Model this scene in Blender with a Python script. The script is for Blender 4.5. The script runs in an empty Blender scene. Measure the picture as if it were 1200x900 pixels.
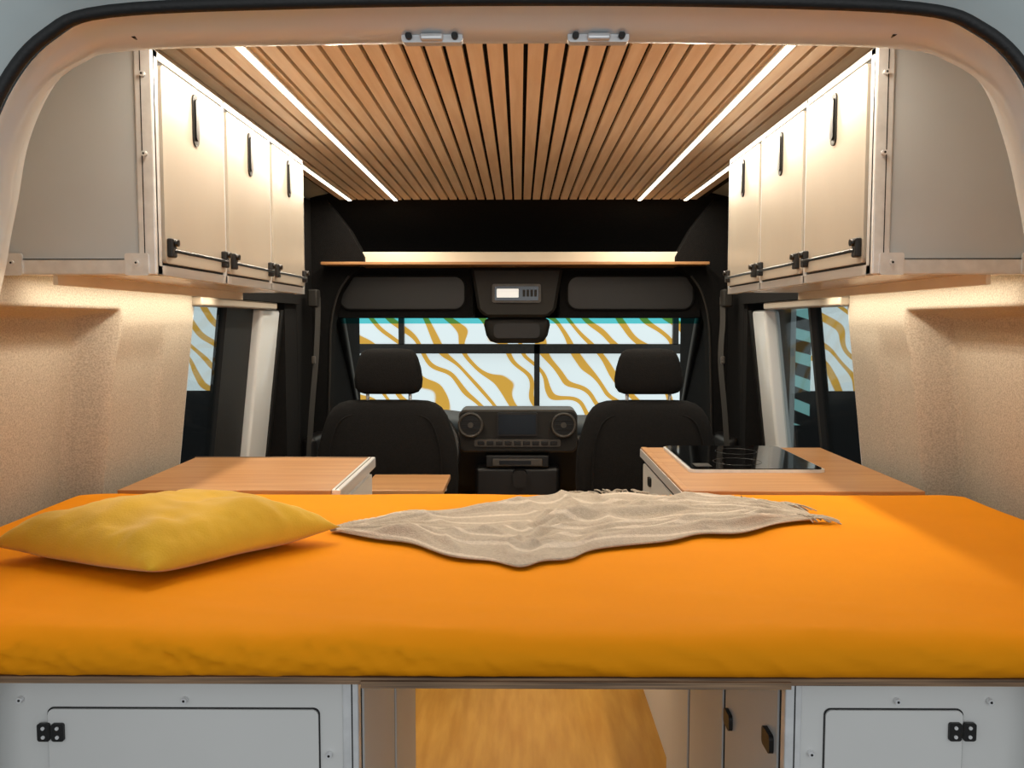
import bpy, bmesh, math, random
from mathutils import Vector, noise
random.seed(3)
EYE = 1.07            # eye datum above van floor (m); heights below are given relative to it
sc = bpy.context.scene
col = sc.collection

# ------------------------------------------------------------------ materials
def lin(r, g, b):
    f = lambda c: (c/255/12.92) if c/255 <= .04045 else ((c/255+.055)/1.055)**2.4
    return (f(r), f(g), f(b), 1)

def mat(name, c, rough=.5, metal=0, spec=.5, bump=0, bscale=200, c2=None, nscale=30, stretch=(1,1,1), detail=4, sheen=0, emit=None, estr=0, coat=0):
    m = bpy.data.materials.new(name); m.use_nodes = True
    nt = m.node_tree; N = nt.nodes; L = nt.links
    b = N['Principled BSDF']
    b.inputs['Base Color'].default_value = c
    b.inputs['Roughness'].default_value = rough
    b.inputs['Metallic'].default_value = metal
    b.inputs['Specular IOR Level'].default_value = spec
    if sheen: b.inputs['Sheen Weight'].default_value = sheen
    if coat: b.inputs['Coat Weight'].default_value = coat
    if emit:
        b.inputs['Emission Color'].default_value = emit
        b.inputs['Emission Strength'].default_value = estr
    if c2 or bump:
        tc = N.new('ShaderNodeTexCoord'); mp = N.new('ShaderNodeMapping')
        mp.inputs['Scale'].default_value = stretch
        L.new(tc.outputs['Object'], mp.inputs['Vector'])
    if c2:
        n = N.new('ShaderNodeTexNoise'); n.inputs['Scale'].default_value = nscale; n.inputs['Detail'].default_value = detail
        L.new(mp.outputs[0], n.inputs['Vector'])
        r = N.new('ShaderNodeValToRGB'); r.color_ramp.elements[0].position = .35; r.color_ramp.elements[1].position = .65
        r.color_ramp.elements[0].color = c; r.color_ramp.elements[1].color = c2
        L.new(n.outputs['Fac'], r.inputs['Fac']); L.new(r.outputs[0], b.inputs['Base Color'])
    if bump:
        n2 = N.new('ShaderNodeTexNoise'); n2.inputs['Scale'].default_value = bscale; n2.inputs['Detail'].default_value = 3
        L.new(mp.outputs[0], n2.inputs['Vector'])
        bp = N.new('ShaderNodeBump'); bp.inputs['Strength'].default_value = bump; bp.inputs['Distance'].default_value = .01
        L.new(n2.outputs['Fac'], bp.inputs['Height']); L.new(bp.outputs[0], b.inputs['Normal'])
    return m

M = {}
M['felt'] = mat('felt_carpet', lin(166,159,147), .95, bump=.1, bscale=300, c2=lin(198,191,178), nscale=300, detail=5, spec=.1)
M['white'] = mat('white_laminate', lin(206,206,203), .38, c2=lin(212,212,209), nscale=3)
M['door'] = mat('cream_laminate', lin(184,175,161), .25, c2=lin(190,181,167), nscale=3)
M['cream'] = mat('cream_lip', lin(235,225,205), .5, c2=lin(228,217,196), nscale=8)
M['grey'] = mat('grey_panel', lin(186,192,195), .45, c2=lin(192,198,201), nscale=5)
M['alu'] = mat('brushed_aluminium', lin(230,231,231), .3, metal=.3, c2=lin(216,217,217), nscale=40, stretch=(1,.05,1))
M['black'] = mat('black_plastic', lin(16,15,15), .45, bump=.1, bscale=500)
M['blackm'] = mat('black_metal', lin(10,10,10), .3, c2=lin(14,14,14), nscale=50)
M['fabric'] = mat('charcoal_fabric', lin(19,19,19), .95, bump=.3, bscale=400, c2=lin(25,24,24), nscale=120, spec=.2)
M['headl'] = mat('black_headliner', lin(14,14,14), .95, bump=.2, bscale=300, c2=lin(19,18,18), nscale=90, spec=.2)
M['dash'] = mat('dash_plastic', lin(38,36,33), .55, bump=.15, bscale=500, spec=.3)
M['dash2'] = mat('dash_trim', lin(80,74,67), .4, c2=lin(70,65,59), nscale=60)
M['slat'] = mat('slat_wood', lin(243,226,205), .5, c2=lin(230,208,183), nscale=60, stretch=(1,.06,1), detail=6)
M['wood'] = mat('beech_counter', lin(184,138,90), .42, c2=lin(168,120,74), nscale=26, stretch=(.12,1.6,1), detail=7)
M['ply'] = mat('plywood_edge', lin(150,120,90), .6, c2=lin(84,66,50), nscale=60, stretch=(.1,.1,6))
M['floor'] = mat('laminate_floor', lin(196,146,66), .4, c2=lin(178,126,50), nscale=14, stretch=(2.5,.3,1), detail=6)
M['body'] = mat('van_paint', lin(224,229,231), .3, c2=lin(228,233,235), nscale=4, coat=.3)
M['bodyout'] = mat('van_paint_outer', lin(190,200,200), .25, c2=lin(196,206,206), nscale=4, coat=.5)
M['rubber'] = mat('rubber_seal', lin(14,14,14), .6, bump=.1, bscale=200)
M['sheet'] = mat('orange_sheet', (.80,.288,.003,1), .8, bump=.10, bscale=9, c2=(.76,.270,.003,1), nscale=3, spec=.12, stretch=(1,1.5,1))
M['pillow'] = mat('mustard_velvet', (.66,.41,.034,1), .85, bump=.12, bscale=350, c2=(.58,.355,.028,1), nscale=12, sheen=.2, spec=.12)
M['glassb'] = mat('black_glass', lin(8,8,9), .06, spec=.6, c2=lin(10,10,11), nscale=4)
M['ring'] = mat('burner_print', lin(30,30,30), .3, c2=lin(36,36,36), nscale=4)
M['concrete'] = mat('concrete', lin(120,118,115), .7, c2=lin(105,103,100), nscale=3)
M['screen'] = mat('dark_screen', lin(12,14,18), .12, c2=lin(16,18,22), nscale=5)
M['screenlit'] = mat('lit_label', lin(220,220,215), .4, emit=(1,.97,.9,1), estr=.5)
M['led'] = mat('led_diffuser', lin(255,240,210), .5, emit=(1,.90,.70,1), estr=5.5)
M['belt'] = mat('belt_webbing', lin(60,58,55), .7, bump=.2, bscale=300)

def glass(name, tint, glossy=.12):
    m = bpy.data.materials.new(name); m.use_nodes = True
    nt = m.node_tree; nt.nodes.clear(); N = nt.nodes; L = nt.links
    o = N.new('ShaderNodeOutputMaterial'); t = N.new('ShaderNodeBsdfTransparent'); g = N.new('ShaderNodeBsdfGlossy'); x = N.new('ShaderNodeMixShader')
    t.inputs[0].default_value = tint; g.inputs['Roughness'].default_value = .03; x.inputs[0].default_value = glossy
    L.new(t.outputs[0], x.inputs[1]); L.new(g.outputs[0], x.inputs[2]); L.new(x.outputs[0], o.inputs[0])
    return m
M['wglass'] = glass('windshield_glass', (.92,.97,.97,1), .03)
M['teal'] = glass('teal_tint_band', (.12,.62,.66,1), .03)
M['sglass'] = glass('tinted_side_glass', (.72,.76,.76,1), .06)

def stripes(name, ca, cb, scale, rot, dist, lo, hi, strength, dscale=.7):
    m = bpy.data.materials.new(name); m.use_nodes = True
    nt = m.node_tree; N = nt.nodes; L = nt.links; b = N['Principled BSDF']
    tc = N.new('ShaderNodeTexCoord'); mp = N.new('ShaderNodeMapping'); mp.inputs['Rotation'].default_value = (0, rot, 0)
    L.new(tc.outputs['Object'], mp.inputs[0])
    w = N.new('ShaderNodeTexWave'); w.wave_type = 'BANDS'; w.bands_direction = 'X'
    w.inputs['Scale'].default_value = scale; w.inputs['Distortion'].default_value = dist; w.inputs['Detail'].default_value = 0
    w.inputs['Detail Scale'].default_value = dscale
    L.new(mp.outputs[0], w.inputs[0])
    r = N.new('ShaderNodeValToRGB'); r.color_ramp.elements[0].position = lo; r.color_ramp.elements[1].position = hi
    r.color_ramp.elements[0].color = ca; r.color_ramp.elements[1].color = cb
    L.new(w.outputs['Fac'], r.inputs[0]); L.new(r.outputs[0], b.inputs['Base Color']); L.new(r.outputs[0], b.inputs['Emission Color'])
    b.inputs['Emission Strength'].default_value = strength; b.inputs['Roughness'].default_value = .6  # self-glow stands in for light falling on the painted wall
    return m
M['mural'] = stripes('mural_gold_waves', lin(226,235,236), lin(208,158,64), 2.35, .75, 6.0, .72, .82, .85, 1.6)
M['zebra'] = stripes('mural_zebra', lin(8,10,10), lin(120,170,168), 2.0, 1.2, 2.0, .50, .58, .8, .8)

def blanket_mat():
    m = bpy.data.materials.new('woven_throw'); m.use_nodes = True
    nt = m.node_tree; N = nt.nodes; L = nt.links; b = N['Principled BSDF']
    b.inputs['Roughness'].default_value = .95; b.inputs['Specular IOR Level'].default_value = .1; b.inputs['Sheen Weight'].default_value = .2
    uv = N.new('ShaderNodeUVMap'); uv.uv_map = 'UVMap'
    w = N.new('ShaderNodeTexWave'); w.bands_direction = 'Y'; w.inputs['Scale'].default_value = 4.2; w.inputs['Distortion'].default_value = .4
    L.new(uv.outputs[0], w.inputs[0])
    r = N.new('ShaderNodeValToRGB'); r.color_ramp.elements[0].position = .9; r.color_ramp.elements[1].position = .98
    r.color_ramp.elements[0].color = lin(198,187,170); r.color_ramp.elements[1].color = lin(228,218,202)
    L.new(w.outputs['Fac'], r.inputs[0])
    n = N.new('ShaderNodeTexNoise'); n.inputs['Scale'].default_value = 160
    mx = N.new('ShaderNodeMixRGB'); mx.blend_type = 'MULTIPLY'; mx.inputs[0].default_value = .35
    tc = N.new('ShaderNodeTexCoord'); L.new(tc.outputs['Object'], n.inputs['Vector'])
    L.new(r.outputs[0], mx.inputs[1]); L.new(n.outputs['Fac'], mx.inputs[2]); L.new(mx.outputs[0], b.inputs['Base Color'])
    bp = N.new('ShaderNodeBump'); bp.inputs['Strength'].default_value = .5; bp.inputs['Distance'].default_value = .004
    n2 = N.new('ShaderNodeTexNoise'); n2.inputs['Scale'].default_value = 420; L.new(tc.outputs['Object'], n2.inputs['Vector'])
    L.new(n2.outputs['Fac'], bp.inputs['Height']); L.new(bp.outputs[0], b.inputs['Normal'])
    return m
M['throw'] = blanket_mat()

# ------------------------------------------------------------------ helpers
def empty(name, x, y, z):
    e = bpy.data.objects.new(name, None); e.location = (x, y, z+EYE); e.empty_display_size = .05
    col.objects.link(e); return e

def link(o, parent):
    col.objects.link(o)
    if parent:
        o.parent = parent; o.location = -parent.location
    return o

def mesh(name, verts, faces, m, parent=None, smooth=False, mats=None, fm=None):
    me = bpy.data.meshes.new(name)
    me.from_pydata([(v[0], v[1], v[2]+EYE) for v in verts], [], faces)
    me.update()
    bm = bmesh.new(); bm.from_mesh(me); bmesh.ops.recalc_face_normals(bm, faces=bm.faces); bm.to_mesh(me); bm.free()
    for k in (mats or [m]): me.materials.append(M[k])
    if fm:
        for i, p in enumerate(me.polygons): p.material_index = fm[i]
    if smooth:
        for p in me.polygons: p.use_smooth = True
    return link(bpy.data.objects.new(name, me), parent)

def box(name, x0, x1, y0, y1, z0, z1, m, parent=None, bev=0, seg=2, lean=0):
    if x0 > x1: x0, x1 = x1, x0
    v = [(x, y, z) for x in (x0, x1) for y in (y0, y1) for z in (z0, z1)]
    f = [(0,1,3,2),(4,6,7,5),(0,4,5,1),(2,3,7,6),(0,2,6,4),(1,5,7,3)]
    if lean:
        v = [(x + lean*.12*max(0, -z), y, z) for x, y, z in v]
    o = mesh(name, v, f, m, parent)
    if bev:
        b = o.modifiers.new('bevel', 'BEVEL'); b.width = bev; b.segments = seg; b.limit_method = 'ANGLE'
        for p in o.data.polygons: p.use_smooth = True
        try:
            o.data.set_sharp_from_angle(angle=1.0)
        except Exception: pass
        wn = o.modifiers.new('wn', 'WEIGHTED_NORMAL')
    return o

def rrect(a0, a1, b0, b1, r, n=6):
    pts = []
    for (cx, cy, s) in ((a1-r, b1-r, 0), (a0+r, b1-r, 90), (a0+r, b0+r, 180), (a1-r, b0+r, 270)):
        for i in range(n+1):
            t = math.radians(s + 90*i/n); pts.append((cx+r*math.cos(t), cy+r*math.sin(t)))
    return pts

def prism(name, pts, axis, t0, t1, m, parent=None):
    n = len(pts)
    def P(a, b, t):
        return (a, t, b) if axis == 'y' else ((t, a, b) if axis == 'x' else (a, b, t))
    v = [P(a, b, t0) for a, b in pts] + [P(a, b, t1) for a, b in pts]
    f = [tuple(range(n)), tuple(range(2*n-1, n-1, -1))] + [(i, (i+1) % n, n+(i+1) % n, n+i) for i in range(n)]
    return mesh(name, v, f, m, parent)

def cyl(name, p0, p1, r, m, parent=None, n=20, r2=None):
    p0 = Vector(p0); p1 = Vector(p1); d = (p1-p0).normalized()
    a = d.orthogonal().normalized(); b = d.cross(a); r2 = r if r2 is None else r2
    v = [p0 + (a*math.cos(2*math.pi*i/n) + b*math.sin(2*math.pi*i/n))*r for i in range(n)]
    v += [p1 + (a*math.cos(2*math.pi*i/n) + b*math.sin(2*math.pi*i/n))*r2 for i in range(n)]
    f = [tuple(range(n)), tuple(range(2*n-1, n-1, -1))] + [(i, (i+1) % n, n+(i+1) % n, n+i) for i in range(n)]
    o = mesh(name, v, f, m, parent)
    for p in o.data.polygons:
        if len(p.vertices) == 4: p.use_smooth = True
    return o

def tube(name, pts, r, m, parent=None, cyclic=False, n=8):
    V = [Vector(p) for p in pts]; k = len(V); verts = []; faces = []
    for i, p in enumerate(V):
        if cyclic: t = V[(i+1) % k]-V[i-1]
        else: t = V[min(i+1, k-1)]-V[max(i-1, 0)]
        t.normalize(); up = Vector((0, 1, 0)) if abs(t.y) < .9 else Vector((1, 0, 0))
        a = t.cross(up).normalized(); b = t.cross(a)
        for j in range(n):
            q = 2*math.pi*j/n; verts.append(p + (a*math.cos(q)+b*math.sin(q))*r)
    for i in range(k if cyclic else k-1):
        for j in range(n):
            i2 = (i+1) % k
            faces.append((i*n+j, i*n+(j+1) % n, i2*n+(j+1) % n, i2*n+j))
    return mesh(name, verts, faces, m, parent, smooth=True)

def grid(name, fn, nu, nv, m, parent=None, closed_u=False):
    v = [fn(i/nu, j/nv) for i in range(nu+1) for j in range(nv+1)]
    f = [(i*(nv+1)+j, (i+1)*(nv+1)+j, (i+1)*(nv+1)+j+1, i*(nv+1)+j+1) for i in range(nu) for j in range(nv)]
    return mesh(name, v, f, m, parent, smooth=True)

def crom(pts, per=6):
    out = []
    for i in range(len(pts)-1):
        p0 = pts[max(i-1, 0)]; p1 = pts[i]; p2 = pts[i+1]; p3 = pts[min(i+2, len(pts)-1)]
        for k in range(per):
            t = k/per
            out.append(tuple(.5*((2*p1[c]) + (-p0[c]+p2[c])*t + (2*p0[c]-5*p1[c]+4*p2[c]-p3[c])*t*t + (-p0[c]+3*p1[c]-3*p2[c]+p3[c])*t**3) for c in range(len(p1))))
    out.append(pts[-1]); return out

def S(t):
    t = max(0, min(1, t)); return t*t*(3-2*t)

def rings(name, R, m, parent, n=36, e=3.0):
    """stack of superellipse sections (z, cx, cy, hx, hy)"""
    v = []; f = []
    for (z, cx, cy, hx, hy) in R:
        for i in range(n):
            t = 2*math.pi*i/n; c = math.cos(t); s = math.sin(t)
            v.append((cx + hx*math.copysign(abs(c)**(2/e), c), cy + hy*math.copysign(abs(s)**(2/e), s), z))
    for k in range(len(R)-1):
        for i in range(n):
            f.append((k*n+i, k*n+(i+1) % n, (k+1)*n+(i+1) % n, (k+1)*n+i))
    f.append(tuple(range(n))); f.append(tuple(range((len(R)-1)*n, len(R)*n)))
    o = mesh(name, v, f, m, parent, smooth=True)
    return o

# ------------------------------------------------------------------ van shell
Z0 = -EYE
def Wx(z):
    return .87 + (.12*(-z) if z < 0 else 0) - .75*max(0, z-.08)**2

def wall(name, s, yr):
    def fn(u, v):
        y = 1.0 + u*(2.36-1.0); z = Z0 + v*(.5-Z0)
        if z > -.5: dep = .095
        else: dep = .095 - .07*S((-.5-z)/.3)
        rec = dep*S((yr-y)/.03)*S((.03-z)/.02)
        # soft raised pad in front of the window edge
        rec += .012*S((2.20-y)/.05)*S((y-yr)/.02+.5)*S((.0-z)/.1)
        return (s*(Wx(z)+rec + .0015*noise.noise(Vector((y*6, z*6, s)))), y, z)
    return grid(name, fn, 240, 220, 'felt')
wall('wall_left', -1, 1.94)
wall('wall_right', 1, 2.02)

box('floor', -1.0, 1.0, .9, 4.9, Z0-.03, Z0, 'floor')
box('ground', -7, 7, -5, 8, Z0-.62, Z0-.6, 'concrete')

# slatted ceiling
v = []; f = []
pitch = .0375; x = -.735
ledx = (-.504, .484)
def addbox(x0, x1, y0, y1, z0, z1):
    b = len(v)
    v.extend([(a, b2, c) for a in (x0, x1) for b2 in (y0, y1) for c in (z0, z1)])
    f.extend([tuple(b+i for i in q) for q in [(0,1,3,2),(4,6,7,5),(0,4,5,1),(2,3,7,6),(0,2,6,4),(1,5,7,3)]])
while x < .72:
    addbox(x, x+.0290, 1.04, 3.66, .5, .512); x += pitch
ns = len(f)
addbox(-.76, .76, 1.0, 3.68, .512, .53)
mesh('ceiling', v, f, None, mats=['slat', 'headl'], fm=[0]*ns+[1]*(len(f)-ns))

def led(name, x, y0, y1, power):
    e = empty(name, x, (y0+y1)/2, .497)
    box('aluminium_channel', x-.011, x+.011, y0, y1, .494, .4998, 'alu', e)
    box('diffuser', x-.0065, x+.0065, y0, y1, .4925, .4942, 'led', e)
    l = bpy.data.lights.new('strip_light', 'AREA'); l.shape = 'RECTANGLE'; l.size = .03; l.size_y = y1-y0; l.energy = power; l.color = (1, .88, .71)
    o = bpy.data.objects.new('strip_light', l); o.location = (x, (y0+y1)/2, .488+EYE)
    col.objects.link(o); o.parent = e; o.location = Vector(o.location)-e.location
for xx in ledx: led('led_strip_light', xx, 1.3, 3.64, 13.0)
led('led_strip_light', -.69, 2.56, 3.64, 2.0); led('led_strip_light', .67, 2.56, 3.64, 2.0)

# rear door opening frame
I = [(-.62,Z0),(-.615,-.5),(-.60,-.1),(-.576,.044),(-.562,.109),(-.546,.181),(-.515,.244),(-.473,.278),(-.418,.2916),(-.2,.297),(0,.298),(.2,.297),(.398,.2916),(.458,.278),(.505,.244),(.533,.181),(.552,.109),(.565,.044),(.59,-.1),(.605,-.5),(.61,Z0)]
SL = [(-.66,Z0),(-.65,-.5),(-.61,-.1),(-.58,.03),(-.555,.1),(-.535,.17),(-.505,.235),(-.463,.28),(-.40,.303),(-.2,.311),(0,.313),(.2,.311),(.385,.303),(.448,.283),(.49,.245),(.515,.19),(.54,.11),(.57,.03),(.6,-.1),(.64,-.5),(.65,Z0)]
def at(c, y, fn=lambda x, z: (x, z)):
    return [(fn(a, b)[0], y, fn(a, b)[1]) for a, b in c]
fr = empty('door_frame_rear', 0, .95, .3)
mid = [((a[0]*.45+b[0]*.55), (a[1]*.45+b[1]*.55)) for a, b in zip(I, SL)]
curves = [at(SL, .90), at(mid, .925), at(mid, .932, lambda x, z: (x*.996, z-.003 if z > -.5 else z)), at(I, .965), at(I, .98, lambda x, z: (x*1.004, z+.002 if z > -.5 else z)), at(I, 1.04, lambda x, z: (x*1.04, z+.03 if z > -.2 else z)), at(I, 1.03, lambda x, z: (x*1.62, z+.24 if z > 0 else z))]
rs = [crom(c, 6) for c in curves]; n = len(rs[0])
v = [p for r in rs for p in r]; f = [(k*n+i, k*n+i+1, (k+1)*n+i+1, (k+1)*n+i) for k in range(len(rs)-1) for i in range(n-1)]
mesh('jamb', v, f, 'body', fr, smooth=True)
curves = [at(SL, .895), at(SL, .885, lambda x, z: (x*1.03, z+.014 if z > -.2 else z)), at(SL, .86, lambda x, z: (x*1.07, z+.03 if z > -.2 else z)), at(SL, .855, lambda x, z: (x*1.1, z+.05 if z > -.2 else z)), at(SL, .87, lambda x, z: (x*1.14, z+.065 if z > -.2 else z)), at(SL, .90, lambda x, z: (x*1.68, z+.5 if z > 0 else z))]
rs = [crom(c, 6) for c in curves]
v = [p for r in rs for p in r]; f = [(k*n+i, k*n+i+1, (k+1)*n+i+1, (k+1)*n+i) for k in range(len(rs)-1) for i in range(n-1)]
mesh('outer_body', v, f, 'bodyout', fr, smooth=True)
tube('rubber_seal', crom(at(SL, .885), 6), .0065, 'rubber', fr)
for cx in (-.092, .082):
    prism('striker_plate', rrect(cx-.032, cx+.032, .2925, .3035, .004), 'y', .950, .963, 'alu', fr)
    box('striker_block', cx-.012, cx+.012, .942, .955, .293, .300, 'alu', fr, bev=.002)
    for q in (-.024, .024): cyl('bolt', (cx+q, .944, .298), (cx+q, .952, .298), .0035, 'blackm', fr)
for cx in (-.40, .385):
    cyl('grommet', (cx, .936, .297), (cx, .945, .297), .003, 'blackm', fr)

# outside skin of the van behind the rear face
sk = empty('van_body_shell', 0, 3, 0)
for s in (-1, 1):
    box('side_skin', s*1.06, s*1.04, .95, 2.34, Z0-.1, .5, 'bodyout', sk)
    box('side_skin_front', s*1.06, s*1.04, 3.42, 4.9, Z0-.1, .5, 'bodyout', sk)
    box('side_skin_lower', s*1.06, s*1.04, 2.34, 3.42, Z0-.1, -.72, 'bodyout', sk)
    box('side_skin_upper', s*1.06, s*.90, 2.34, 3.42, .12, .5, 'bodyout', sk)
box('roof_skin', -1.04, 1.04, .95, 4.3, .6, .62, 'bodyout', sk)
for s in (-1, 1):
    prism('roof_corner', [(s*1.06, .5), (s*1.06, .62), (s*.76, .62), (s*.74, .535), (s*.9, .5)], 'y', .95, 4.3, 'bodyout', sk)

# ------------------------------------------------------------------ side window sections
for i, s, ya, yb_ in ((1, -1, 2.98, 3.20), (2, 1, 3.16, 3.32)):
    w = empty('window_%d' % i, s*.88, 2.7, -.2)
    box('head_rail', s*.84, s*.93, 2.36, 3.4, .07, .5, 'headl', w)
    box('head_trim', s*.845, s*.93, 2.362, 3.1, .045, .07, 'door', w, bev=.006)
    box('rear_frame', s*.872, s*.93, 2.362, 2.385, Z0, .045, 'body', w, lean=s, bev=.006)
    box('frame_seal', s*.885, s*.90, 2.385, 2.405, -.62, .045, 'rubber', w, lean=s)
    box('lower_panel', s*.872, s*.90, 2.36, 3.4, Z0, -.62, 'felt', w, lean=s)
    box('glass_pane', s*.90, s*.905, 2.38, ya+.02, -.62, .06, 'sglass', w, lean=s)
    if s < 0: box('glass_divider', s*.89, s*.92, 2.70, 2.97, -.62, .045, 'rubber', w, lean=s)
    else: box('glass_divider', s*.885, s*.92, 2.725, 2.745, -.62, .045, 'rubber', w, lean=s)
    box('sill', s*.86, s*.91, 2.40, ya, -.64, -.62, 'body', w, lean=s)
    p = empty('pillar_trim', s*.86, 3.15, -.2)
    box('white_pillar', s*.862, s*.92, ya, yb_, Z0, .045, 'body', p, lean=s, bev=.012)
    box('pillar_seal', s*.858, s*.92, yb_, yb_+.03, Z0, .045, 'rubber', p, lean=s)
    box('pillar_cover', s*.855, s*.92, yb_+.03, 3.40, Z0, .5, 'headl', p)

# ------------------------------------------------------------------ overhead cabinets
def overhead(s, xin):
    e = empty('overhead_cabinet', s*.73, 2.0, .27)
    y0, y1 = 1.5, 2.53; zb, zt = .08, .455
    out = [(s*(Wx(z)-.004), z) for z in [zb + (zt-zb)*i/10 for i in range(11)]]
    prism('carcass', [(s*(xin+.014), zb+.004), *[(a, b+.004 if k == 0 else b) for k, (a, b) in enumerate(out)], (s*(xin+.014), zt-.0)], 'y', y0+.01, y1-.004, 'door', e)
    prism('end_panel', [(s*(xin+.02), zb+.01), *out, (s*(xin+.02), zt)], 'y', y0, y0+.009, 'grey', e)
    X = lambda a: s*(xin+a)
    # aluminium profiles
    box('profile_corner', X(0), X(.030), y0-.005, y0+.010, zb, zt, 'alu', e, bev=.003)
    box('profile_corner_groove', X(.018), X(.0195), y0-.0056, y0-.004, zb, zt, 'rubber', e)
    box('profile_end_bottom', X(.028), s*(Wx(zb)-.002), y0-.005, y0+.008, zb, zb+.027, 'alu', e, bev=.003)
    box('profile_end_groove', X(.05), s*(Wx(zb)-.03), y0-.0056, y0-.004, zb+.0255, zb+.027, 'rubber', e)
    box('profile_end_far', X(0), X(.03), y1-.012, y1, zb, zt, 'alu', e, bev=.003)
    box('profile_bottom', X(0), X(.02), y0, y1, zb, zb+.018, 'alu', e, bev=.002)
    box('profile_top', X(0), X(.02), y0, y1, zt-.014, zt, 'alu', e, bev=.002)
    box('profile_side', X(0), X(.012), y0, y0+.022, zb, zt, 'alu', e, bev=.002)
    prism('corner_bracket', rrect(min(X(.012), X(.052)), max(X(.012), X(.052)), zb-.001, zb+.036, .004), 'y', y0-.009, y0-.004, 'alu', e)
    prism('corner_bracket_outer', rrect(min(s*.835, s*.868), max(s*.835, s*.868), zb-.001, zb+.036, .004), 'y', y0-.009, y0-.004, 'alu', e)
    for (a, b) in ((X(.032), zb+.02), (s*.852, zb+.02), (X(.014), zb+.20), (X(.014), zb+.33)):
        cyl('screw', (a, y0-.012, b), (a, y0-.004, b), .0045, 'alu', e)
        cyl('screw_socket', (a, y0-.0125, b), (a, y0-.011, b), .002, 'blackm', e, n=6)
    w = (y1-y0-.022)/3
    for k in range(3):
        a = y0+.022 + k*w; b = a + w
        box('profile_divider', X(0), X(.012), b-.012, b, zb, zt, 'alu', e, bev=.002)
        prism('door_gasket', rrect(a+.001, b-.013, zb+.017, zt-.014, .008), 'x', X(.004), X(.014), 'rubber', e)
        prism('cabinet_door', rrect(a+.006, b-.018, zb+.022, zt-.019, .010), 'x', X(-.003), X(.012), 'door', e)
        ym = (a+b)/2 - .008
        prism('handle_slot', rrect(ym-.014, ym+.014, .328, .424, .0135), 'x', X(-.006), X(.0), 'black', e)
        prism('handle_lip', rrect(ym-.008, ym+.008, .338, .414, .0075), 'x', X(-.009), X(-.005), 'blackm', e)
        for yy in (a+.022, b-.035):
            box('latch_block', X(-.014), X(-.002), yy-.010, yy+.010, .112, .145, 'black', e, bev=.003)
            cyl('latch_knob', (X(-.02), yy, .137), (X(-.01), yy, .137), .006, 'blackm', e, n=12)
        tube('latch_rod', [(X(-.012), a+.02, .124), (X(-.012), b-.033, .124)], .0035, 'blackm', e)
    # warm strip light under cabinet, with an added lip that hides it from the camera
    box('light_hiding_lip', s*.785, s*.793, y0+.01, y1-.01, zb-.016, zb+.004, 'cream', e)
    l = bpy.data.lights.new('under_light', 'AREA'); l.shape = 'RECTANGLE'; l.size = .02; l.size_y = .9; l.energy = 1.7; l.color = (1, .87, .68)
    o = bpy.data.objects.new('under_light', l); col.objects.link(o); o.parent = e
    o.location = Vector((s*.808, 2.0, zb-.002+EYE))-e.location
overhead(-1, .61)
overhead(1, .587)

# ------------------------------------------------------------------ bed
bed = empty('bed', 0, 1.43, -.39)
yf, yb, hw, Rr = 1.0, 1.875, .95, .08
zt, zb = -.361, -.413
nx = 620; v = []; sec = None
def section(x):
    a = abs(x)-(hw-Rr); r = 0
    if a > 0: r = Rr - math.sqrt(max(0, Rr*Rr - a*a))
    F = yf+r; B = yb-r
    drop = .02*S((abs(x)-(hw-.03))/.03)
    pts = [(F+.012, zb), (F+.005, zb+.003), (F, zb+.008), (F-.003, zb+.014), (F-.004, zb+.020), (F-.004, zb+.026), (F-.002, zb+.032), (F+.001, zb+.037), (F+.006, zb+.042), (F+.013, zb+.0465), (F+.022, zb+.0500), (F+.036, zt)]
    m_ = 56
    for i in range(1, m_): pts.append((F+.036+(B-.03-F-.036)*i/m_, zt))
    pts += [(B-.03, zt), (B-.012, zt-.004), (B-.003, zt-.012), (B, zt-.026), (B-.004, zb)]
    out = []
    amp = 1.0 + 1.2*S((.15-x)/.5)
    for k, (y, z) in enumerate(pts):
        if 0 < k < 15:
            g = math.sin(math.pi*min(1, (k+.5)/14))
            sl = x*24 + (z-zb)*190*(.6+.5*noise.noise(Vector((x*2.5, 0, 9))))
            d = .0034*noise.noise(Vector((sl, z*22, 3))) + .0018*noise.noise(Vector((x*80+z*90, z*15, 7)))
            d += .0028*max(0, noise.noise(Vector((x*9, z*60, 11))))
            d *= amp
            y += d*g; z += .35*d*g
        z2 = z
        if z > zt-.004 and k > 6:
            z2 = z + .0022*noise.noise(Vector((x*4, y*5, 1))) + .0010*noise.noise(Vector((x*16, y*10, 5)))
            rd = 1-abs(noise.noise(Vector((x*2.2+y*7, y*3, 9))))
            z2 += .0025*max(0, rd-.88)/.12*S((1.35-y)/.3)
        if k > 6: z2 -= drop
        out.append((x, y, max(z2, zb)))
    return out
for i in range(nx+1): v += section(-hw + 2*hw*i/nx)
ln = len(section(0))
f = [(i*ln+j, (i+1)*ln+j, (i+1)*ln+j+1, i*ln+j+1) for i in range(nx) for j in range(ln-1)]
f += [(i*ln, i*ln+ln-1, (i+1)*ln+ln-1, (i+1)*ln) for i in range(nx)]
f += [tuple(range(ln)), tuple(range(nx*ln, nx*ln+ln))]
mesh('mattress', v, f, 'sheet', bed, smooth=True)
box('bed_board', -.94, .94, 1.008, 1.87, -.4215, -.4132, 'ply', bed)
box('board_edge_strip', -.185, .315, 1.004, 1.03, -.4245, -.4165, 'ply', bed)

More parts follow.
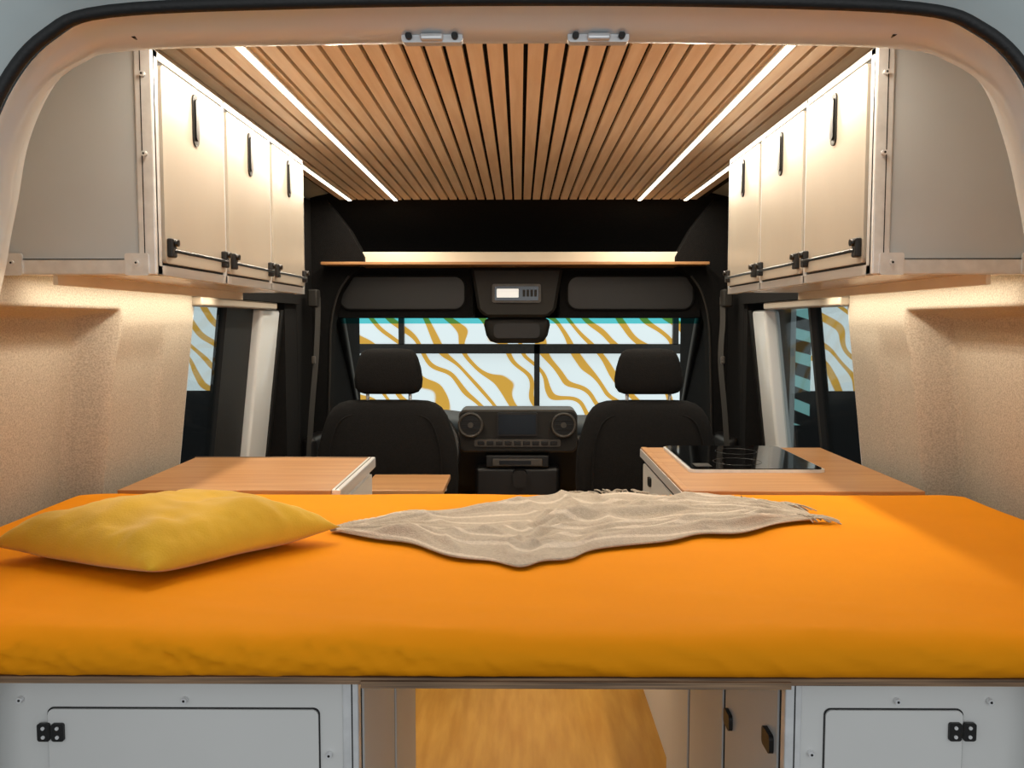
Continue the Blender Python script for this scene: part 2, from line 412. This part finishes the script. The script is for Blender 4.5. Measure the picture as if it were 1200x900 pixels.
# ------------------------------------------------------------------ under bed cabinets
def latch(e, x, z, y, hz=.011, hx=.0145):
    for q in (-1, 1):
        prism('latch_plate', rrect(x+q*.0085-.0075, x+q*.0085+.0075, z-hz, z+hz, .003), 'y', y-.004, y, 'black', e)
        for w in (-1, 1): cyl('latch_screw', (x+q*.0085, y-.0055, z+w*.0055), (x+q*.0085, y-.003, z+w*.0055), .0022, 'alu', e, n=10)
def slatch(e, x, y, z, s):
    prism('side_latch', rrect(y-.018, y+.018, z-.012, z+.012, .006), 'x', x, x+s*.006, 'black', e)

ct = -.426
e = empty('storage_cabinet', -.55, 1.3, -.75)
box('carcass', -.92, -.197, 1.045, 1.62, Z0, ct, 'white', e)
box('front_panel', -.92, -.212, 1.036, 1.046, Z0, ct, 'white', e)
box('profile_vertical', -.2125, -.193, 1.032, 1.050, Z0, ct, 'alu', e, bev=.002)
box('profile_groove', -.2015, -.2, 1.0314, 1.033, Z0, ct, 'rubber', e)
prism('hatch_gasket', rrect(-.569, -.240, -.95, -.462, .008), 'y', 1.0345, 1.04, 'rubber', e)
prism('hatch_door', rrect(-.5675, -.2415, -.9485, -.4635, .0075), 'y', 1.032, 1.04, 'white', e)
latch(e, -.563, -.491, 1.032)
for (a, b) in ((-.402, -.452), (-.229, -.519), (-.60, -.452)):
    cyl('screw', (a, 1.029, b), (a, 1.04, b), .0035, 'alu', e, n=12); cyl('screw_socket', (a, 1.0285, b), (a, 1.03, b), .0016, 'blackm', e, n=6)
for (a, b) in ((1.07, 1.33), (1.35, 1.60)):
    prism('side_gasket', rrect(a-.003, b+.003, -1.04, -.437, .01), 'x', -.1975, -.1955, 'rubber', e)
    prism('side_door', rrect(a, b, -1.037, -.44, .01), 'x', -.1975, -.193, 'white', e)
slatch(e, -.193, 1.30, -.52, 1); slatch(e, -.193, 1.57, -.60, 1)

e = empty('storage_cabinet', .62, 1.4, -.75)
box('carcass', .323, .92, 1.045, 1.885, Z0, ct, 'white', e)
box('front_panel', .335, .92, 1.036, 1.046, Z0, ct, 'white', e)
box('profile_vertical', .317, .337, 1.032, 1.050, Z0, ct, 'alu', e, bev=.002)
box('profile_groove', .3275, .329, 1.0314, 1.033, Z0, ct, 'rubber', e)
prism('hatch_gasket', rrect(.364, .530, -.95, -.460, .008), 'y', 1.0345, 1.04, 'rubber', e)
prism('hatch_door', rrect(.3655, .5285, -.9485, -.4615, .0075), 'y', 1.032, 1.04, 'white', e)
latch(e, .527, -.486, 1.032)
for (a, b) in ((.349, -.515), (.45, -.45), (.56, -.45)):
    cyl('screw', (a, 1.029, b), (a, 1.04, b), .0035, 'alu', e, n=12); cyl('screw_socket', (a, 1.0285, b), (a, 1.03, b), .0016, 'blackm', e, n=6)
for (a, b) in ((1.07, 1.34), (1.36, 1.62), (1.64, 1.87)):
    prism('side_gasket', rrect(a-.003, b+.003, -1.04, -.437, .01), 'x', .3235, .3215, 'rubber', e)
    prism('side_door', rrect(a, b, -1.037, -.44, .01), 'x', .3235, .319, 'white', e)
slatch(e, .319, 1.10, -.53, -1); slatch(e, .319, 1.31, -.60, -1); slatch(e, .319, 1.40, -.545, -1); slatch(e, .319, 1.66, -.62, -1)

# ------------------------------------------------------------------ kitchen counters
e = empty('kitchen_counter', -.61, 2.11, -.6)
box('carcass', -.84, -.40, 1.89, 2.34, Z0, -.382, 'white', e)
box('worktop', -.868, -.405, 1.885, 2.35, -.382, -.36, 'wood', e, bev=.002)
box('edge_profile', -.405, -.385, 1.885, 2.35, -.386, -.358, 'alu', e, bev=.003)
box('edge_groove', -.3965, -.3945, 1.886, 2.349, -.359, -.3575, 'rubber', e)
box('back_profile', -.868, -.40, 2.345, 2.353, -.386, -.3585, 'ply', e)
prism('drawer_front', rrect(1.91, 2.33, -.60, -.40, .01), 'x', -.40, -.392, 'white', e)
prism('drawer_front_lower', rrect(1.91, 2.33, -1.04, -.61, .01), 'x', -.40, -.392, 'white', e)
slatch(e, -.392, 2.15, -.45, 1)

e = empty('kitchen_counter', .61, 2.22, -.6)
box('carcass', .362, .84, 1.89, 2.54, Z0, -.382, 'white', e)
box('worktop', .366, .868, 1.885, 2.55, -.382, -.36, 'wood', e, bev=.002)
box('edge_profile', .350, .367, 1.885, 2.55, -.386, -.3585, 'wood', e, bev=.003)
box('edge_trim', .348, .352, 1.885, 2.55, -.386, -.364, 'alu', e)
prism('drawer_gasket', rrect(1.905, 2.53, -.605, -.397, .01), 'x', .3625, .3585, 'rubber', e)
prism('drawer_front', rrect(1.91, 2.525, -.60, -.402, .01), 'x', .3625, .354, 'white', e)
prism('drawer_front_lower', rrect(1.91, 2.525, -1.04, -.61, .01), 'x', .3625, .354, 'white', e)
slatch(e, .354, 2.38, -.43, -1)

e = empty('cooktop', .57, 2.33, -.355)
prism('metal_rim', rrect(.408, .737, 2.115, 2.525, .02), 'z', -.3598, -.353, 'alu', e)
prism('glass_surface', rrect(.414, .731, 2.121, 2.519, .017), 'z', -.354, -.3505, 'glassb', e)
for (a, b, r) in ((.55, 2.23, .06), (.59, 2.41, .055)):
    tube('burner_ring', [(a+r*math.cos(t*.2094), b+r*math.sin(t*.2094), -.3503) for t in range(30)], .0004, 'ring', e, cyclic=True, n=6)
box('control_strip', .43, .47, 2.15, 2.20, -.3505, -.350, 'dash', e)

e = empty('folding_table', -.35, 2.76, -.5)
box('table_top', -.478, -.228, 2.62, 2.90, -.517, -.50, 'wood', e, bev=.003)
box('table_bracket', -.44, -.42, 2.64, 2.88, -.56, -.517, 'alu', e)
box('table_rail', -.47, -.24, 2.87, 2.89, -.55, -.517, 'alu', e)
box('table_leg', -.47, -.44, 2.80, 2.86, Z0, -.517, 'alu', e)

# ------------------------------------------------------------------ pillow
pe = Vector((-.548, 1.372))
ax = Vector((.485, .12)).normalized(); ay = Vector((-ax.y, ax.x))
d1, d2 = .262, .205          # half diagonals
def pil(u, v, side):
    x = u*(1-.07*(1-v*v)*u*u); y = v*(1-.07*(1-u*u)*v*v)
    a = (x+y)/2; b = (y-x)/2                     # square to diamond
    px = pe + ax*(a*d1) + ay*(b*d2)
    k = ((1-u**4)*(1-v**4))
    k = max(0, k)**.6
    e1 = min(1-abs(u), 1-abs(v))
    nz = noise.noise(Vector((u*1.6, v*1.6, 2)))*.012*k + noise.noise(Vector((u*3.5+v, v*5, 8)))*.006*k
    nz += .008*noise.noise(Vector((u*9, v*9, 5)))*math.exp(-(e1/.18)**2)*k**.5
    z = -.361+.026 + (.060*k + nz if side > 0 else -.0245*k)
    z += .006*(1-k)*noise.noise(Vector((u*2, v*2, 4)))
    return (px.x, px.y, z)
n = 64; v = []; f = []
for side in (1, -1):
    o0 = len(v)
    for i in range(n+1):
        for j in range(n+1): v.append(pil(-1+2*i/n, -1+2*j/n, side))
    for i in range(n):
        for j in range(n):
            a = o0+i*(n+1)+j; f.append((a, a+n+1, a+n+2, a+1))
o = mesh('throw_pillow', v, f, 'pillow', smooth=True)
bm = bmesh.new(); bm.from_mesh(o.data); bmesh.ops.remove_doubles(bm, verts=bm.verts, dist=.0003); bmesh.ops.recalc_face_normals(bm, faces=bm.faces); bm.to_mesh(o.data); bm.free()

# ------------------------------------------------------------------ blanket
be = empty('throw_blanket', .1, 1.52, -.35)
front = crom([(-.325,1.505),(-.24,1.435),(-.175,1.405),(-.11,1.33),(-.045,1.305),(0.0,1.262),(.035,1.30),(.075,1.312),(.12,1.365),(.23,1.42),(.30,1.47),(.37,1.48),(.45,1.54),(.535,1.585)], 12)
back = crom([(-.325,1.505),(-.26,1.55),(-.20,1.61),(-.12,1.65),(-.03,1.705),(.04,1.72),(.10,1.76),(.16,1.77),(.22,1.76),(.28,1.73),(.35,1.73),(.42,1.70),(.49,1.69),(.535,1.64)], 12)
nu = 240; nv = 130
def lerpc(c, t):
    k = t*(len(c)-1); i = min(int(k), len(c)-2); q = k-i
    return (c[i][0]*(1-q)+c[i+1][0]*q, c[i][1]*(1-q)+c[i+1][1]*q)
def rid(x, y, z, p=3):
    return (1-abs(noise.noise(Vector((x, y, z)))))**p
def bl(u, w):
    a = lerpc(front, u); b = lerpc(back, u)
    x = a[0]*(1-w)+b[0]*w; y = a[1]*(1-w)+b[1]*w
    edge = min(1, min(w, 1-w)*9, u*9, (1-u)*9)
    wx = u*3+.5*noise.noise(Vector((u*3, w*3, 12)))
    y += .012*noise.noise(Vector((u*9, w*3, 2)))
    h = .004 + .010*rid(wx*.8, w*2.6-u*1.8, 4, 5)*edge + .008*rid(wx*1.7+1, w*5+u*2, 8, 7)*edge + .003*noise.noise(Vector((u*16, w*22, 6)))*edge + .004*edge
    h += .012*math.exp(-((w-.84)/.12)**2)*S((u-.22)/.2)*S((.97-u)/.25)*(.75+.4*noise.noise(Vector((u*5, 0, 1))))
    h += .009*math.exp(-((w-.5-.35*(u-.5)+.05*math.sin(u*9))/.04)**2)*S((u-.3)/.2)*S((.95-u)/.2)
    h += .007*math.exp(-((w-.25-.3*(u-.5)-.04*math.sin(u*12))/.035)**2)*S((u-.12)/.2)*S((.8-u)/.2)
    return (x, y, -.3585+max(h, .002))
vv = [bl(i/nu, j/nv) for i in range(nu+1) for j in range(nv+1)]
ff = [(i*(nv+1)+j, (i+1)*(nv+1)+j, (i+1)*(nv+1)+j+1, i*(nv+1)+j+1) for i in range(nu) for j in range(nv)]
o = mesh('woven_cloth', vv, ff, 'throw', be, smooth=True)
uvl = o.data.uv_layers.new(name='UVMap')
for lp in o.data.loops:
    i, j = divmod(lp.vertex_index, nv+1); uvl.data[lp.index].uv = (i/nu*1.0, j/nv*.55+i/nu*.12)
sm = o.modifiers.new('thick', 'SOLIDIFY'); sm.thickness = .003; sm.offset = 1
# fringe
v = []; f = []
def strand(p, d, L, r=.0014):
    b = len(v); k = 5
    side = Vector((-d.y, d.x, 0)).normalized(); cur = 0
    for i in range(k+1):
        t = i/k; q = p + d*L*t + side*(.006*math.sin(t*3+p.x*90)) ; q.z = max(-.3575, p.z*(1-t) + (-.3575)*t + .006*math.sin(math.pi*t))
        for (a, c) in ((r, 0), (0, r*1.6), (-r, 0)):
            v.append(q + side*a + Vector((0, 0, c)))
    for i in range(k):
        for j in range(3): f.append((b+i*3+j, b+i*3+(j+1) % 3, b+(i+1)*3+(j+1) % 3, b+(i+1)*3+j))
for i in range(54):
    w = i/53
    p = Vector(bl(.90+.1*(1-w), .92)) if w > .5 else Vector(bl(.995-.05*w*2, .1+.4*w))
    a = random.uniform(-.7, .4)
    strand(p, Vector((math.cos(a), math.sin(a), 0)), random.uniform(.025, .06))
for i in range(90):
    u = .46+.42*i/90; p = Vector(bl(u, .97)); a = random.uniform(-.6, 2.2)
    p.z += .008+random.uniform(0, .006)
    strand(p, Vector((math.cos(a), math.sin(a), 0)), random.uniform(.02, .04))
mesh('fringe', v, f, 'throw', be, smooth=True)

# ------------------------------------------------------------------ seats
def seat(cx):
    cy = 3.12
    e = empty('car_seat', cx, cy, -.6)
    rings('backrest', [(-.80,cx,cy+.03,.215,.055),(-.70,cx,cy+.025,.24,.065),(-.55,cx,cy+.01,.25,.072),(-.45,cx,cy,.246,.072),(-.38,cx,cy,.229,.07),(-.33,cx,cy,.212,.067),(-.300,cx,cy,.192,.06),(-.284,cx,cy,.170,.052),(-.276,cx,cy,.145,.038),(-.273,cx,cy,.11,.02)], 'fabric', e, e=3.2)
    tube('seam', crom([(cx-.19,cy-.062,-.70),(cx-.195,cy-.066,-.5),(cx-.175,cy-.066,-.38),(cx-.13,cy-.06,-.325),(cx,cy-.058,-.312),(cx+.13,cy-.06,-.325),(cx+.175,cy-.066,-.38),(cx+.195,cy-.066,-.5),(cx+.19,cy-.062,-.70)], 5), .003, 'fabric', e)
    h = cx+.005
    rings('headrest', [(-.250,h,cy,.088,.028),(-.244,h,cy,.105,.042),(-.228,h,cy,.117,.05),(-.20,h,cy,.120,.054),(-.16,h,cy,.114,.054),(-.125,h,cy,.104,.05),(-.105,h,cy,.094,.042),(-.095,h,cy,.08,.03),(-.0915,h,cy,.05,.014)], 'fabric', e, e=3.0)
    for q in (-.075, .075): cyl('headrest_post', (h+q, cy, -.30), (h+q, cy, -.235), .006, 'alu', e)
    rings('cushion', [(-.86,cx,cy+.27,.23,.24),(-.82,cx,cy+.27,.245,.26),(-.76,cx,cy+.27,.245,.265),(-.73,cx,cy+.27,.23,.25),(-.72,cx,cy+.27,.2,.22)], 'fabric', e, e=4)
    box('seat_base', cx-.19, cx+.19, cy+.03, cy+.45, Z0, -.86, 'black', e, bev=.01)
    for q in (-.262, .262):
        rings('armrest_bolster', [(-.72,cx+q*.94,cy+.10,.02,.10),(-.69,cx+q*.94,cy+.10,.026,.12),(-.66,cx+q*.94,cy+.10,.02,.11)], 'fabric', e)
seat(-.467); seat(.448)

# ------------------------------------------------------------------ cab
cab = empty('wall_cab', 0, 4.0, 0)
for s in (-1, 1):
    box('cab_door_lining', s*.855, s*.95, 3.40, 4.75, Z0, .5, 'headl', cab, bev=.01)
    box('door_card', s*.80, s*.86, 3.45, 4.5, Z0, -.45, 'black', cab, bev=.02)
    c = [(s*.86,Z0),(s*.80,Z0),(s*.795,-.5),(s*.785,-.2),(s*.775,.0),(s*.745,.12),(s*.70,.19),(s*.64,.235),(s*.64,.27),(s*.70,.38),(s*.79,.5),(s*.86,.5)]
    prism('portal_column', c, 'y', 3.66, 3.76, 'headl', cab)
    tube('portal_piping', crom([(s*.80,3.655,-.8),(s*.795,3.655,-.5),(s*.785,3.655,-.2),(s*.775,3.655,0),(s*.745,3.655,.12),(s*.70,3.655,.19)], 5), .005, 'dash', cab)
def dome(u, w):
    x = -.86+1.72*u; a = w*math.pi/2
    cx = 1-.35*(abs(2*u-1))**4
    return (x, 3.66+.42*cx*math.sin(a)**1.0, .515-.275*w)
grid('headliner_dome', dome, 40, 14, 'headl', cab)
prism('windshield_header', [(-.86,.02),(-.86,.26),(.86,.26),(.86,.02)], 'y', 4.02, 4.10, 'headl', cab)
box('cab_roof', -.9, .9, 3.66, 4.3, .515, .53, 'headl', cab)
box('firewall', -.9, .9, 4.75, 4.8, Z0, -.50, 'black', cab)

e = empty('overhead_shelf', 0, 3.7, .24)
box('shelf_board', -.795, .755, 3.56, 3.99, .230, .242, 'wood', e, bev=.002)
box('shelf_lip', -.74, .70, 3.70, 3.72, .242, .292, 'cream', e, bev=.006)
box('shelf_liner', -.74, .70, 3.72, 3.98, .242, .25, 'headl', e)

e = empty('overhead_console', -.01, 3.8, .12)
for (a, b) in ((-.79, -.20), (.17, .76)):
    q = abs(b-a)
    pts = crom([(a, .228), (a, .05), (a+.03, .022), (a+q*.5, .024), (b-.03, .022), (b, .05), (b, .228)], 5)
    prism('storage_pod', pts, 'y', 3.76, 4.02, 'headl', e)
    pts = rrect(a+.03, b-.03, .055, .195, .045)
    prism('pod_pocket', pts, 'y', 3.752, 3.762, 'black', e)
    tube('pod_rim', [(x_, 3.752, z_) for x_, z_ in pts], .004, 'fabric', e, cyclic=True)
prism('center_unit', [(-.205,.228),(-.175,.05),(-.14,.022),(.115,.022),(.15,.05),(.18,.228)], 'y', 3.72, 4.0, 'dash', e).modifiers.new('b', 'BEVEL').width = .012
prism('display_bezel', rrect(-.115, .088, .083, .160, .008), 'y', 3.708, 3.722, 'dash2', e)
prism('display', rrect(-.104, .077, .092, .150, .005), 'y', 3.704, 3.71, 'screen', e)
prism('display_label', rrect(-.096, -.005, .104, .140, .003), 'y', 3.702, 3.705, 'screenlit', e)
for i in range(4): box('console_button', .012+i*.016, .023+i*.016, 3.700, 3.705, .108, .136, 'dash', e)

e = empty('rearview_mirror', -.015, 3.85, -.03)
rings('mirror_housing', [(-.088,-.012,3.82,.09,.03),(-.08,-.012,3.82,.115,.04),(-.055,-.012,3.82,.132,.046),(-.01,-.012,3.82,.142,.05),(.010,-.012,3.82,.138,.05),(.0215,-.012,3.82,.12,.045)], 'dash', e, e=4)
prism('mirror_glass', rrect(-.11, .085, -.066, -.004, .02), 'y', 3.768, 3.775, 'black', e)

# dashboard
e = empty('dashboard', 0, 4.1, -.6)
v = []
prof = [(4.70,-.49),(4.45,-.485),(4.25,-.475),(4.10,-.47),(4.02,-.49),(3.98,-.52),(3.99,-.60),(4.03,-.72),(4.10,-.80),(4.3,-.85)]
prof = crom(prof, 4)
def dsh(u, w):
    p = prof[int(round(w*(len(prof)-1)))]; x = -.86+1.72*u
    return (x, p[0], p[1]+.03*math.exp(-((x+.45)/.2)**2))
grid('dash_body', dsh, 40, len(prof)-1, 'black', e)
prism('center_stack', rrect(-.27, .255, -.575, -.385, .03), 'y', 3.90, 4.1, 'dash2', e).modifiers.new('b', 'BEVEL').width = .008
prism('stack_face', rrect(-.265, .25, -.565, -.392, .026), 'y', 3.888, 3.902, 'dash', e)
prism('screen_bezel', rrect(-.10, .078, -.497, -.395, .008), 'y', 3.872, 3.892, 'black', e)
prism('screen', rrect(-.092, .070, -.489, -.403, .005), 'y', 3.869, 3.874, 'screen', e)
for cx in (-.215, .192):
    cyl('vent_body', (cx, 3.86, -.447), (cx, 3.90, -.447), .052, 'black', e, n=32)
    tube('vent_ring', [(cx+.05*math.cos(t*math.pi/18), 3.858, -.447+.05*math.sin(t*math.pi/18)) for t in range(36)], .006, 'dash2', e, cyclic=True)
    for k in (-.02, 0, .02): box('vent_blade', cx-.038, cx+.038, 3.855, 3.868, -.449+k, -.445+k, 'dash', e)
    cyl('vent_hub', (cx, 3.85, -.447), (cx, 3.862, -.447), .012, 'dash2', e)
prism('button_row', rrect(-.20, .18, -.545, -.513, .008), 'y', 3.878, 3.892, 'dash2', e)
for i in range(9): box('button', -.185+i*.040, -.155+i*.040, 3.873, 3.88, -.538, -.520, 'black', e, bev=.002)
box('radio_slot', -.15, .13, 3.89, 3.99, -.64, -.585, 'black', e, bev=.006)
box('radio_face', -.12, .10, 3.882, 3.892, -.632, -.60, 'dash2', e, bev=.003)
box('radio_window', -.09, .05, 3.878, 3.884, -.624, -.608, 'screen', e)
box('lower_console', -.20, .18, 3.90, 4.2, Z0, -.64, 'black', e, bev=.02)
prism('gear_shifter', rrect(-.03, .03, -.72, -.645, .02), 'y', 3.84, 3.90, 'black', e)
e = empty('steering_wheel', -.45, 3.78, -.5)
tube('rim', [(-.45+.185*math.cos(t*math.pi/24), 3.74+.06*math.sin(t*math.pi/24), -.54+.175*math.sin(t*math.pi/24)) for t in range(48)], .015, 'black', e, cyclic=True, n=10)
rings('hub', [(-.61,-.45,3.76,.05,.02),(-.58,-.45,3.76,.075,.025),(-.52,-.45,3.77,.08,.025),(-.48,-.45,3.78,.05,.02)], 'black', e)
cyl('spoke_1', (-.63, 3.74, -.54), (-.27, 3.74, -.54), .014, 'black', e)
cyl('column', (-.45, 3.77, -.55), (-.45, 4.02, -.58), .035, 'black', e)

# windshield
e = empty('window_3', 0, 4.3, -.15)
def ws(z0, z1):
    def fn(u, w):
        z = z0+(z1-z0)*w; x = (-.88+1.76*u)
        t = (z+.42)/.46
        return (x*(1-.03*t), 4.66-.52*t-.10*(abs(2*u-1))**2+.05, z)
    return fn
grid('glass', ws(-.50, -.005), 16, 10, 'wglass', e)
grid('tint_band', ws(-.005, .06), 16, 3, 'teal', e)
for s in (-1, 1):
    tube('a_pillar', [(s*.875, 4.64, -.45), (s*.865, 4.42, -.22), (s*.85, 4.12, .06)], .035, 'black', e, n=10)
for (s, x0) in ((-1, .79), (1, .775)):
    e = empty('seat_belt', s*x0, 3.5, -.2)
    pts = crom([(s*.80,3.50,.10),(s*.80,3.49,.0),(s*(x0+.015),3.47,-.15),(s*(x0+.03),3.45,-.35),(s*(x0+.045),3.43,-.6)], 5)
    v = []
    for p in pts: v += [(p[0], p[1]-.02, p[2]), (p[0]-s*.012, p[1]+.02, p[2])]
    mesh('webbing', v, [(2*i, 2*i+1, 2*i+3, 2*i+2) for i in range(len(pts)-1)], 'belt', e)
    box('belt_guide', s*.79, s*.83, 3.47, 3.53, .06, .13, 'dash', e, bev=.008)
    box('belt_slot', s*(x0+.005), s*(x0+.02), 3.44, 3.455, -.16, -.13, 'dash2', e, bev=.004)

# ------------------------------------------------------------------ showroom in front of the van
e = empty('showroom_wall', 0, 6.5, 0)
box('glow_mural', -1.75, 1.68, 6.5, 6.52, Z0-.6, 1.6, 'mural', e)  # mural panels are lit walls, their brightness put in as emission
box('glow_mural_side', -2.55, -2.05, 6.5, 6.52, -.50, .6, 'mural', e)
box('glow_mural_side', 2.13, 2.6, 6.5, 6.52, -.50, .6, 'mural', e)
box('zebra_panel', 1.76, 2.12, 6.48, 6.5, -.75, .2, 'zebra', e)
box('dark_wall', -7, 7, 6.56, 6.6, Z0-.6, 2.4, 'black', e)
box('rail_horizontal', -1.75, 1.68, 6.44, 6.48, -.225, -.155, 'dash2', e)
box('rail_lower', -1.75, 1.68, 6.44, 6.48, -.90, -.84, 'dash2', e)
box('mullion', .105, .145, 6.44, 6.49, -.86, -.16, 'dash2', e)
for x in (-.86, 1.13): box('mullion', x-.02, x+.02, 6.44, 6.49, -.16, .6, 'dash2', e)

# ------------------------------------------------------------------ lights / world / camera
w = bpy.data.worlds.new('world'); sc.world = w; w.use_nodes = True
w.node_tree.nodes['Background'].inputs[0].default_value = (.88, .93, .97, 1)
w.node_tree.nodes['Background'].inputs[1].default_value = .52

def area(name, loc, tgt, sx, sy, p, c):
    l = bpy.data.lights.new(name, 'AREA'); l.shape = 'RECTANGLE'; l.size = sx; l.size_y = sy; l.energy = p; l.color = c
    o = bpy.data.objects.new(name, l); col.objects.link(o); o.location = loc
    o.rotation_euler = (Vector(tgt)-Vector(loc)).to_track_quat('-Z', 'Y').to_euler()
area('showroom_lamp', (.3, -2.6, 1.6), (0, 1.4, 1.2), 3.2, 1.4, 36, (.95, .98, 1))

cam = bpy.data.cameras.new('camera'); cam.sensor_width = 36; cam.lens = 1040/1200*36; cam.clip_start = .02
co = bpy.data.objects.new('camera', cam); col.objects.link(co)
co.location = (0, 0, EYE); co.rotation_euler = (math.radians(90-3.96), 0, math.radians(.5))
sc.camera = co
sc.view_settings.view_transform = 'Standard'
sc.view_settings.look = 'None'
